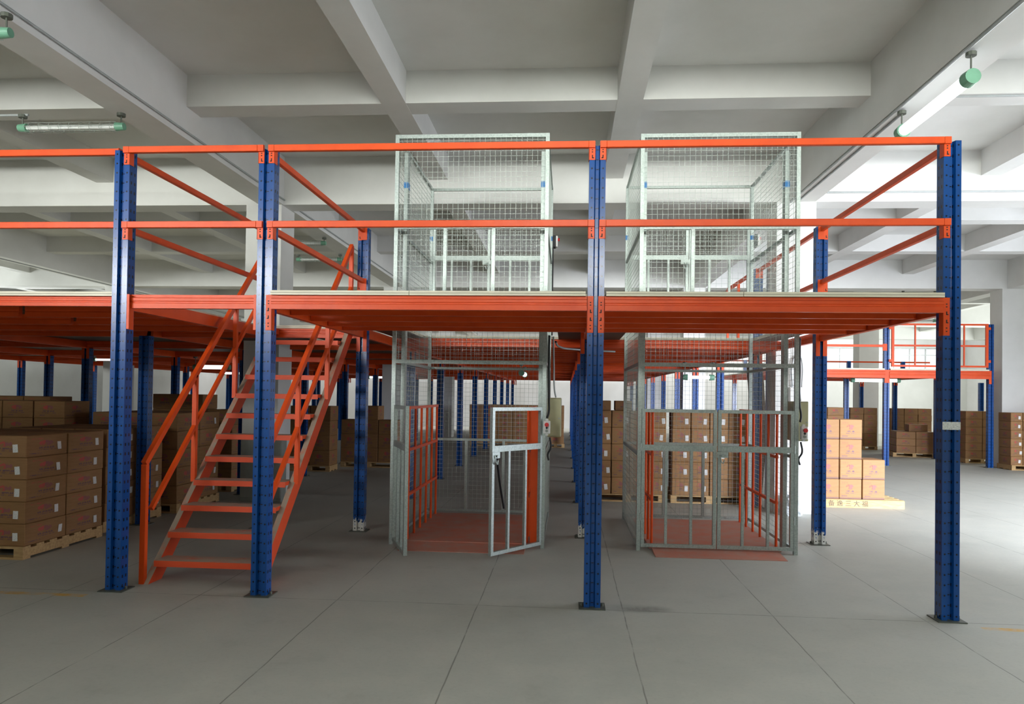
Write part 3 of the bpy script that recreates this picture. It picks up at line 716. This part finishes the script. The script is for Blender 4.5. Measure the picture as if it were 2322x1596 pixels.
def stack(where, x0, y0, nx, ny, heights, bw, bd, bh, z0=.12, faces=('front',), rot=0, mat='carton', gap=.008, lab=True, top=False, group=None, labside=None, jit=.003):
    """heights: layers per front column (list of nx); grid built from its front left corner at (x0,y0)"""
    ca, sa = math.cos(rot), math.sin(rot)
    me = carton_mesh(bw - .004, bd - .004, bh, mat)
    if isinstance(heights, int): heights = [heights] * nx
    for i in range(nx):
        for j in range(ny):
            for kk in range(heights[i]):
                fr = j == 0 and 'front' in faces; ri = i == nx - 1 and 'right' in faces; le = i == 0 and 'left' in faces
                tp = top and kk == heights[i] - 1
                exposed_l = i > 0 and kk >= heights[i - 1] and 'left' in faces; exposed_r = i < nx - 1 and kk >= heights[i + 1] and 'right' in faces
                if not (fr or ri or le or top or exposed_l or exposed_r): continue
                lx = (i + .5) * (bw + gap) + random.uniform(-jit, jit); ly = (j + .5) * (bd + gap) + random.uniform(-jit, jit)
                X = x0 + ca * lx - sa * ly; Y = y0 + sa * lx + ca * ly
                lev = heights[i] - kk
                lv = 'top' if lev == 1 else ORD[lev - 1] + ' from top'
                if fr: ps = ('only column' if nx == 1 else '%s from left' % ORD[i])
                elif ri: ps = '%s along its right side' % ORD[j]
                elif le: ps = '%s along its left side' % ORD[j]
                else: ps = 'row %s back, %s across' % (ORD[j], ORD[i])
                o = solo('carton', me, None, 'brown carton, %s, %s, in stack %s' % (lv, ps, where), 'carton', (X, Y, z0 + kk * (bh + .002)), group or 'cartons ' + where, rot + random.uniform(-.005, .005))
                if lab and (fr or ri):
                    if fr and random.random() < .92: part('shipping_label', label_mesh(.05, .085 if bh > .22 else .075), None, o, 'white shipping label', (bw * .27 + random.uniform(-.02, .02), -bd / 2 - .001, bh * .42), (0, random.uniform(-.12, .12), 0))
                    if ri and random.random() < .9: part('shipping_label', label_mesh(.05, .085 if bh > .22 else .075), None, o, 'white shipping label', (bw / 2 + .001, bd * .3 + random.uniform(-.03, .03), bh * .45), (random.uniform(-.1, .1), 0, math.pi / 2))
# left store, beside the stairs
pallet(-5.62, 6.98, 1.18, 1.16, 'wooden pallet under the big carton stack at far left')
stack('nearest left edge', -6.21, 6.42, 3, 2, 5, .385, .56, .205, faces=('front', 'right'), top=True)
pallet(-5.72, 8.3, 1.18, 1.16, 'wooden pallet under the second stack along the left aisle')
stack('second along left aisle', -6.3, 7.74, 3, 2, 5, .385, .56, .205, faces=('right',), top=True)
pallet(-5.63, 9.66, 1.18, 1.16, 'wooden pallet under the third stack along the left aisle')
stack('third along left aisle', -6.22, 9.08, 3, 2, 5, .385, .56, .235, faces=('right',), top=True)
stack('behind the nearest stack', -7.76, 8.9, 3, 1, 6, .42, .5, .218, faces=('front', 'right'), lab=False)
pallet(-7.12, 9.15, 1.28, .5, 'wooden pallet in the dark behind the left carton stack')
stack('of dark far left row', -9.9, 10.35, 5, 1, 6, .42, .5, .225, faces=('front', 'right'), lab=False)
pallet(-8.83, 10.6, 2.14, .5, 'wooden pallet of the dark far left row')
for q, (X, Y, n, nx, bw, bh, wh) in enumerate([(-6.75, 11.35, 6, 2, .42, .235, 'left of shaded column'), (-5.72, 11.15, 5, 1, .42, .235, 'beside the grey cupboard'), (-5.62, 14.35, 4, 2, .42, .3, 'behind the stair treads'),
                                       (-4.86, 15.35, 3, 3, .4, .3, 'just left of first lift')]):
    stack(wh, X, Y, nx, 1, [n, n + 1, n] if q == 3 else n, bw, .5, bh, faces=('front', 'right'), lab=False)
    pallet(X + nx * (bw + .008) / 2, Y + .25, nx * (bw + .008), .5, 'wooden pallet carrying the cartons ' + wh)
stack('far behind open lift', -3.05, 22.6, 5, 1, 5, .45, .5, .235, faces=('front',), lab=False)
pallet(-1.9, 22.85, 2.2, .5, 'wooden pallet far behind the open lift cage')
stack('at end of middle aisle', -.58, 22.5, 1, 1, 5, .5, .5, .235, faces=('front', 'right'), lab=False)
pallet(-.33, 22.75, .56, .5, 'small wooden pallet at the far end of the middle aisle')
# right of the middle post, behind the second lift
pallet(.95, 11.75, 1.1, 1.15, 'wooden pallet left behind the shut lift cage')
stack('left behind shut lift', .415, 11.15, 4, 1, [5, 5, 5, 5], .268, .4, .252, faces=('front', 'right'), top=True)
pallet(2.17, 11.75, 1.15, 1.15, 'wooden pallet right behind the shut lift cage')
stack('right behind shut lift', 1.605, 11.15, 4, 1, 5, .272, .4, .252, faces=('front', 'right', 'left'), top=True)
for X, Y, w_, n in ((.42, 11.22, .26, 0), (.75, 11.3, .26, 1)):
    solo('carton', carton_mesh(.26, .3, .15, 'carton'), None, ['small carton on top of the stack right of the middle post', 'small carton on the stack seen through the shut lift cage'][n], 'carton', (X + .13, Y + .15, .12 + 5 * .254), 'loose cartons')
# pale stack beside the white column
pw = pallet(4.35, 11.72, 1.32, 1.1, 'pale wooden pallet with stencilled writing right of the white column')
stack('right of white column', 3.43, 11.2, 4, 1, [4, 4, 4, 2], .322, .42, .296, faces=('front', 'right'), mat='carton_lined', lab=False, top=True, jit=.003)
fc = bpy.data.curves.new('stencil', 'FONT'); fc.body = '\u5907 \u9038 \u4e09 \u5927 \u798f'; fc.size = .095; fc.extrude = .0006; fc.align_x = 'CENTER'
fo = bpy.data.objects.new('stencil', fc); COL.objects.link(fo)
me = bpy.data.meshes.new_from_object(fo.evaluated_get(bpy.context.evaluated_depsgraph_get())); bpy.data.objects.remove(fo)
me.name = 'stencil_writing'; me.materials.clear(); me.materials.append(M['ink'])
part('fascia_board', MB().box(-.66, .66, -.572, -.551, .0, .115), 'wood', pw)
part('stencil_writing', me, None, pw, 'stencilled characters on the pallet edge', (-.15, -.574, .03), (math.pi / 2, 0, 0))

# ------------------------------------------------------------------ boards leaning by the column, grey board, film, fittings
for i in range(9):
    x = 2.79 + i * .024 if i < 5 else 2.93 + (i - 5) * .024
    y = 11.05 + i * .05
    mb = MB(); n = 6
    for s in range(n):
        z0 = 2.15 * s / n; z1 = 2.15 * (s + 1) / n
        b = lambda z: .06 * math.sin(z / 2.15 * math.pi)
        mb.add([(b(z0), 0, z0), (b(z0) + .012, 0, z0), (b(z1) + .012, 0, z1), (b(z1), 0, z1), (b(z0), .5, z0), (b(z0) + .012, .5, z0), (b(z1) + .012, .5, z1), (b(z1), .5, z1)],
               [(0, 1, 2, 3), (5, 4, 7, 6), (1, 5, 6, 2), (4, 0, 3, 7)] + ([(4, 5, 1, 0)] if s == 0 else []) + ([(3, 2, 6, 7)] if s == n - 1 else []))
    solo('board_sheet', mb, 'brown', 'thin brown board standing on edge by the white column, %s from left' % ORD[i], 'board', (x, y, 0), 'boards standing by the white column')
t = thing('grey_cupboard', 'low grey cupboard standing against the column behind the stairs', 'cupboard', (-4.42, 10.25, 0))
part('cupboard_body', MB().cbox(-.31, .31, -.02, .17, .0, .93, .008), 'greyboard', t)
part('cupboard_door', MB().cbox(-.30, .30, -.032, -.02, .06, .915, .004), 'greyboard', t)
# film bundle at the column foot
bm = bmesh.new(); bmesh.ops.create_icosphere(bm, subdivisions=4, radius=1)
for v in bm.verts:
    d = v.co.normalized(); f = 1 + .16 * math.sin(9 * d.x + 3 * d.z) * math.sin(8 * d.y - 2) + .1 * math.sin(21 * d.z + 9 * d.x) * math.cos(17 * d.y)
    v.co = Vector((d.x * .16 * f, d.y * .12 * f, max(-.12, d.z * .17 * f) + .12))
bm.verts.index_update(); mb = MB(); mb.add([v.co[:] for v in bm.verts], [[v.index for v in f.verts] for f in bm.faces]); bm.free()
solo('film_bundle', mb, 'plastic', 'crumpled clear plastic film on the floor by the white column', 'plastic film', (3.12, 10.28, 0))
t = thing('distribution_box', 'white electrical box on the front of the white column', 'electrical box', (3.22, 10.44, 1.15), 0)
part('box_body', MB().cbox(-.12, .2, -.07, 0, 0, .62, .008), 'white', t); part('box_door', MB().cbox(-.11, .19, -.08, -.07, .01, .61, .004), 'white', t)
cable([(3.15, 10.4, 1.77), (3.15, 10.4, 2.12), (3.19, 10.4, 2.2), (3.25, 10.4, 2.2), (3.28, 10.4, 2.12), (3.28, 10.4, 1.77)], .014, 'grey', 'looped grey conduit above the electrical box on white column', 'conduit', None, 'conduit')

# ------------------------------------------------------------------ conduits and lamps under the ceiling
def conduit(p, q, label, r=.012, group=None):
    return solo('conduit', MB().cyl(Vector((0, 0, 0)), Vector(q) - Vector(p), r, 8), 'grey', label, 'conduit', p, group)
conduit((-4.232, -3, 4.46), (-4.232, 34, 4.46), 'grey conduit along the left main ceiling beam')
conduit((3.105, -3, ZM - .014), (3.105, 10.4, ZM - .014), 'thicker grey conduit under the right ceiling beam', .014)
conduit((3.2, 7.22, ZM - .012), (3.2, 10.4, ZM - .012), 'thin grey conduit under right ceiling beam beyond the lit lamp')
conduit((3.48, 10.445, 4.52), (18, 10.445, 4.52), 'grey conduit along the cross beam right of white column')
conduit((3.5, 7.67, 4.72), (18, 7.67, 4.72), 'grey conduit along the nearer right-hand cross rib')
conduit((11.15, 11, ZM + .1), (11.15, 34, ZM + .1), 'grey conduit along the far right main beam')
conduit((-9, 6.8, 4.33), (-5.4, 6.8, 4.33), 'grey conduit feeding the unlit caged lamp')
conduit((-12.0, 10.9, 4.34), (-12.0, 30, 4.34), 'grey conduit along the far left main beam')
def lamp(label, p, q, lit, caged=False, drop=.12, r=.022, group='tube lamps', hang=None):
    p, q = Vector(p), Vector(q); d = (q - p).normalized(); c = (p + q) / 2
    t = thing('tube_lamp', label, 'lamp', c, 0, group); P, Q = p - c, q - c
    part('tube', MB().cyl(P, Q, r, 14), 'tube_on' if lit else 'tube_off', t)
    for e, s in ((P, -1), (Q, 1)):
        part('end_cap', MB().cyl(e - d * .01 * s, e + d * s * .075, r * (1.3 if r > .035 else 1.9), 20, r * (1.2 if r > .035 else 1.6)), 'green', t, 'green end cap')
        hz = hang if hang else drop
        part('hanger', MB().cyl(e + d * s * .04, e + d * s * .04 + Vector((0, 0, hz)), .007, 8).cyl(e + d * s * .04 + Vector((0, 0, hz - .03)), e + d * s * .04 + Vector((0, 0, hz)), .04, 10), 'bracket', t)
    if caged:
        mb = MB(); side = d.cross(Vector((0, 0, 1))).normalized(); up = Vector((0, 0, 1)); R = .048
        for a in range(6):
            o = (side * math.cos(a * math.pi / 3) + up * math.sin(a * math.pi / 3)) * R
            mb.cyl(P + o, Q + o, .0025, 5)
        n = 9
        for i in range(n):
            cc = P + (Q - P) * (i + .5) / n
            ring = [cc + (side * math.cos(a * math.pi / 6) + up * math.sin(a * math.pi / 6)) * R for a in range(13)]
            mb.path(ring, .0025, 4)
        part('wire_guard', mb, 'wire', t)
    return t
lamp('bright lit tube lamp under the right ceiling beam', (3.16, 5.99, 4.17), (3.16, 7.1, 4.17), True, r=.05, drop=.2)
lamp('unlit wire-caged tube lamp under the left ceiling', (-5.42, 6.8, 4.2), (-4.47, 6.8, 4.2), False, True, drop=.13)
lamp('unlit lamp at the top left corner, only its end seen', (-4.95, 5.0, 4.22), (-4.2, 5.0, 4.22), False, True, drop=.14)
lamp('small unlit tube lamp far behind the stair top', (-5.4, 14.2, 4.28), (-4.62, 14.2, 4.28), False, True, drop=.1)
lamp('small unlit tube lamp behind the first stair-side post', (-5.1, 12.6, 4.27), (-4.4, 12.6, 4.27), False, True, drop=.1)
JB = 2.258
def deck_lamp(label, p, q, r): return lamp(label, p, q, True, r=r, hang=JB - p[2])
deck_lamp('lit tube lamp under deck seen through the stair handrails', (-7.13, 13.49, 2.06), (-6.55, 13.49, 2.06), .04)
deck_lamp('lit tube lamp farther under the left deck', (-9.1, 18.65, 2.08), (-8.2, 18.65, 2.08), .03)
deck_lamp('lit tube lamp under left deck beside the front post', (-9.2, 13.49, 2.18), (-8.78, 13.49, 2.18), .02)
deck_lamp('lit tube lamp seen end-on behind the open lift cage', (-.97, 15.415, 2.08), (-.97, 16.63, 2.08), .05)
deck_lamp('distant lit tube lamp left of first lift cage', (-5.9, 21.29, 2.08), (-5.4, 21.29, 2.08), .03)
deck_lamp('distant lit tube lamp behind the shut lift cage', (2.2, 13.52, 1.98), (2.62, 13.52, 1.98), .03)
deck_lamp('lit tube lamp under the far right mezzanine', (7.38, 19.27, 2.12), (8.45, 19.27, 2.12), .045)
lamp('unlit tube lamp hanging above the far right mezzanine', (9.6, 21.45, 3.9), (10.4, 21.45, 3.9), False, hang=.847)

# ------------------------------------------------------------------ mezzanine on the far right
RY = 18.45
RX = [5.35, 7.85, 10.3]
for i, x in enumerate(RX):
    if i == 0: continue
    post(x, RY, 3.5, ['', 'blue post at the left of the far mezzanine gate', 'blue post at the right end of the far mezzanine'][i], group='far mezzanine posts')
for j, y in enumerate((21.0, 23.6, 26.2)):
    for i, x in enumerate(RX + [12.9]):
        if j == 0 and i == 3: continue
        post(x, y, 2.2, 'blue post beneath the far right mezzanine, %s row back, %s from left' % (ORD[j], ORD[i]), group='posts below far mezzanine')
for i in range(2):
    t = thing('deck_beam', ['orange deck beam at front of the far mezzanine, left length', 'orange deck beam at front of far mezzanine below the gates'][i], 'beam', ((RX[i] + RX[i + 1]) / 2, RY - .01, 2.36), 0, 'far mezzanine beams')
    hw = (RX[i + 1] - RX[i]) / 2
    part('beam_bar', MB().prism(BEAMP, (-hw + .05, -.03, -.2), (hw - .05, -.03, -.2), (0, 1, 0), (0, 0, 1.8)), 'orange', t)
    for s in (-1, 1): part('connector_plate', MB().box(min(s * hw, s * (hw - .06)), max(s * hw, s * (hw - .06)), -.012, -.002, -.32, .002), 'orange', t)
for i, x in enumerate(RX):
    for j, y in enumerate((RY + .1, 21.1, 23.7)):
        side_beam(x, y, y + 2.48, 'orange deck beam below far mezzanine, %s line, %s span back' % (ORD[i], ORD[j]), 'far mezzanine side beams')
for j in range(7):
    joist(RX[0], RX[2] - .05, RY + .8 + j * 1.1, 'orange joist beneath the far right mezzanine, %s from its front' % ORD[j], 'far mezzanine joists')
for i in range(2):
    for j, (a, b) in enumerate(((RY - .05, 22), (22, 27))):
        board(RX[i] + (.066 if j == 0 else 0), RX[i + 1] - (.066 if j == 0 else 0), a, b, 'plywood deck board of far mezzanine, %s half, %s bay' % (['front', 'rear'][j], ['left', 'right'][i]))
t = thing('guard_rail', 'orange guard rail on far mezzanine left of its gate', 'rail', (6.6, RY - .02, 2.98), 0, 'far mezzanine rails')
part('rail_bar', MB().cbox(-1.2, 1.17, -.02, .015, -.06, 0, .003), 'orange', t); part('connector_plate', MB().box(1.14, 1.24, -.01, .012, -.15, .02), 'orange', t)
for s, hx, nm in ((1, RX[1] + .09, 'left'), (-1, RX[2] - .09, 'right')):
    t = thing('railing_gate', 'orange mesh-less gate leaf on the far mezzanine, %s one' % nm, 'gate', (hx, RY - .03, 2.44), 0, 'far mezzanine gates')
    W = 1.12; mb = MB()
    for a, b in ((0, .06), (W - .06, W)): mb.box(min(s * a, s * b), max(s * a, s * b), -.02, .02, 0, 1.065)
    for z in (0, .5, 1.02): mb.box(min(s * .06, s * (W - .06)), max(s * .06, s * (W - .06)), -.018, .018, z, z + .045)
    for z in (.045, .545): mb.box(s * W / 2 - .015, s * W / 2 + .015, -.016, .016, z, z + (.455 if z < .1 else .475))
    part('gate_frame', mb, 'orange', t)
    for z in (.12, .92): part('hinge', MB().box(-.06 if s > 0 else 0, 0 if s > 0 else .06, -.015, .015, z, z + .06), 'orange', t)
t = thing('guard_rail', 'thin orange rear rail on the far mezzanine before the windows', 'rail', (7.8, 25.8, 2.95), 0, 'far mezzanine rails')
part('rail_bar', MB().cbox(-2.4, 4.6, -.015, .015, -.05, 0, .003), 'orange', t)
for x in (-1.6, 0.1, 1.9, 3.7): part('stub_post', MB().box(x - .06, x + .06, -.05, .05, -.557, 0), 'blue', t, 'blue stub post')
# cartons around the far mezzanine
pallet(10.0, 21.95, 1.1, 1.0, 'small wooden pallet under the far mezzanine, partly loaded', -.2)
stack('on half-loaded far pallet', 9.44, 21.55, 2, 2, [3, 3], .5, .44, .2, faces=('front', 'right', 'left'), rot=-.2, top=True, lab=False)
solo('carton', carton_mesh(.5, .4, .2, 'carton'), None, 'single carton on top of the half-loaded far pallet', 'carton', (10.15, 21.9, .12 + 3 * .202), 'loose cartons', -.15)
pallet(10.95, 18.26, .9, .6, 'wooden pallet under the tall stack at the right edge')
stack('tall at the right edge', 10.5, 18.0, 3, 1, 6, .27, .5, .205, faces=('front', 'left'), top=False)
stack('by right end of far mezzanine', 10.42, 19.8, 2, 1, 6, .42, .5, .205, faces=('front', 'left'), lab=False)
pallet(10.85, 20.05, .86, .5, 'wooden pallet in the dark at the right end of the far mezzanine')
stack('deep beneath far mezzanine', 10.42, 24.2, 3, 1, 6, .42, .5, .205, faces=('front',), lab=False)
pallet(11.06, 24.45, 1.28, .5, 'wooden pallet deep in the dark beneath the far mezzanine')
stack('deep beneath, left part', 9.2, 24.3, 2, 1, 6, .42, .5, .205, faces=('front',), lab=False)
pallet(9.63, 24.55, .86, .5, 'wooden pallet deep beneath the far mezzanine, left part')
stack('behind the pale stack', 6.55, 20.0, 2, 1, 6, .42, .5, .212, faces=('front', 'right'), lab=False)
pallet(6.98, 20.25, .86, .5, 'wooden pallet beneath far mezzanine behind the pale stack')

# tree outside the far window
t = thing('garden_tree', 'green tree outside the far right window', 'tree', (13.5, 44, 0))
part('trunk', MB().cyl((0, 0, 0), (0, 0, 3.4), .12, 8, .07), 'brown', t)
mb = MB()
for i in range(420):
    a = random.uniform(0, 6.28); b = random.gauss(0, 1); rr_ = random.uniform(.3, 1) ** .5
    c = Vector((math.cos(a) * 1.0 * rr_, math.sin(a) * .9 * rr_, 3.5 + b * .35)); u = Vector((random.uniform(-1, 1), random.uniform(-1, 1), random.uniform(-1, 1))).normalized() * .14; v = u.orthogonal().normalized() * .08
    mb.add([c - u, c + v, c + u, c - v], [(0, 1, 2, 3)])
part('foliage', mb, 'leaf', t)
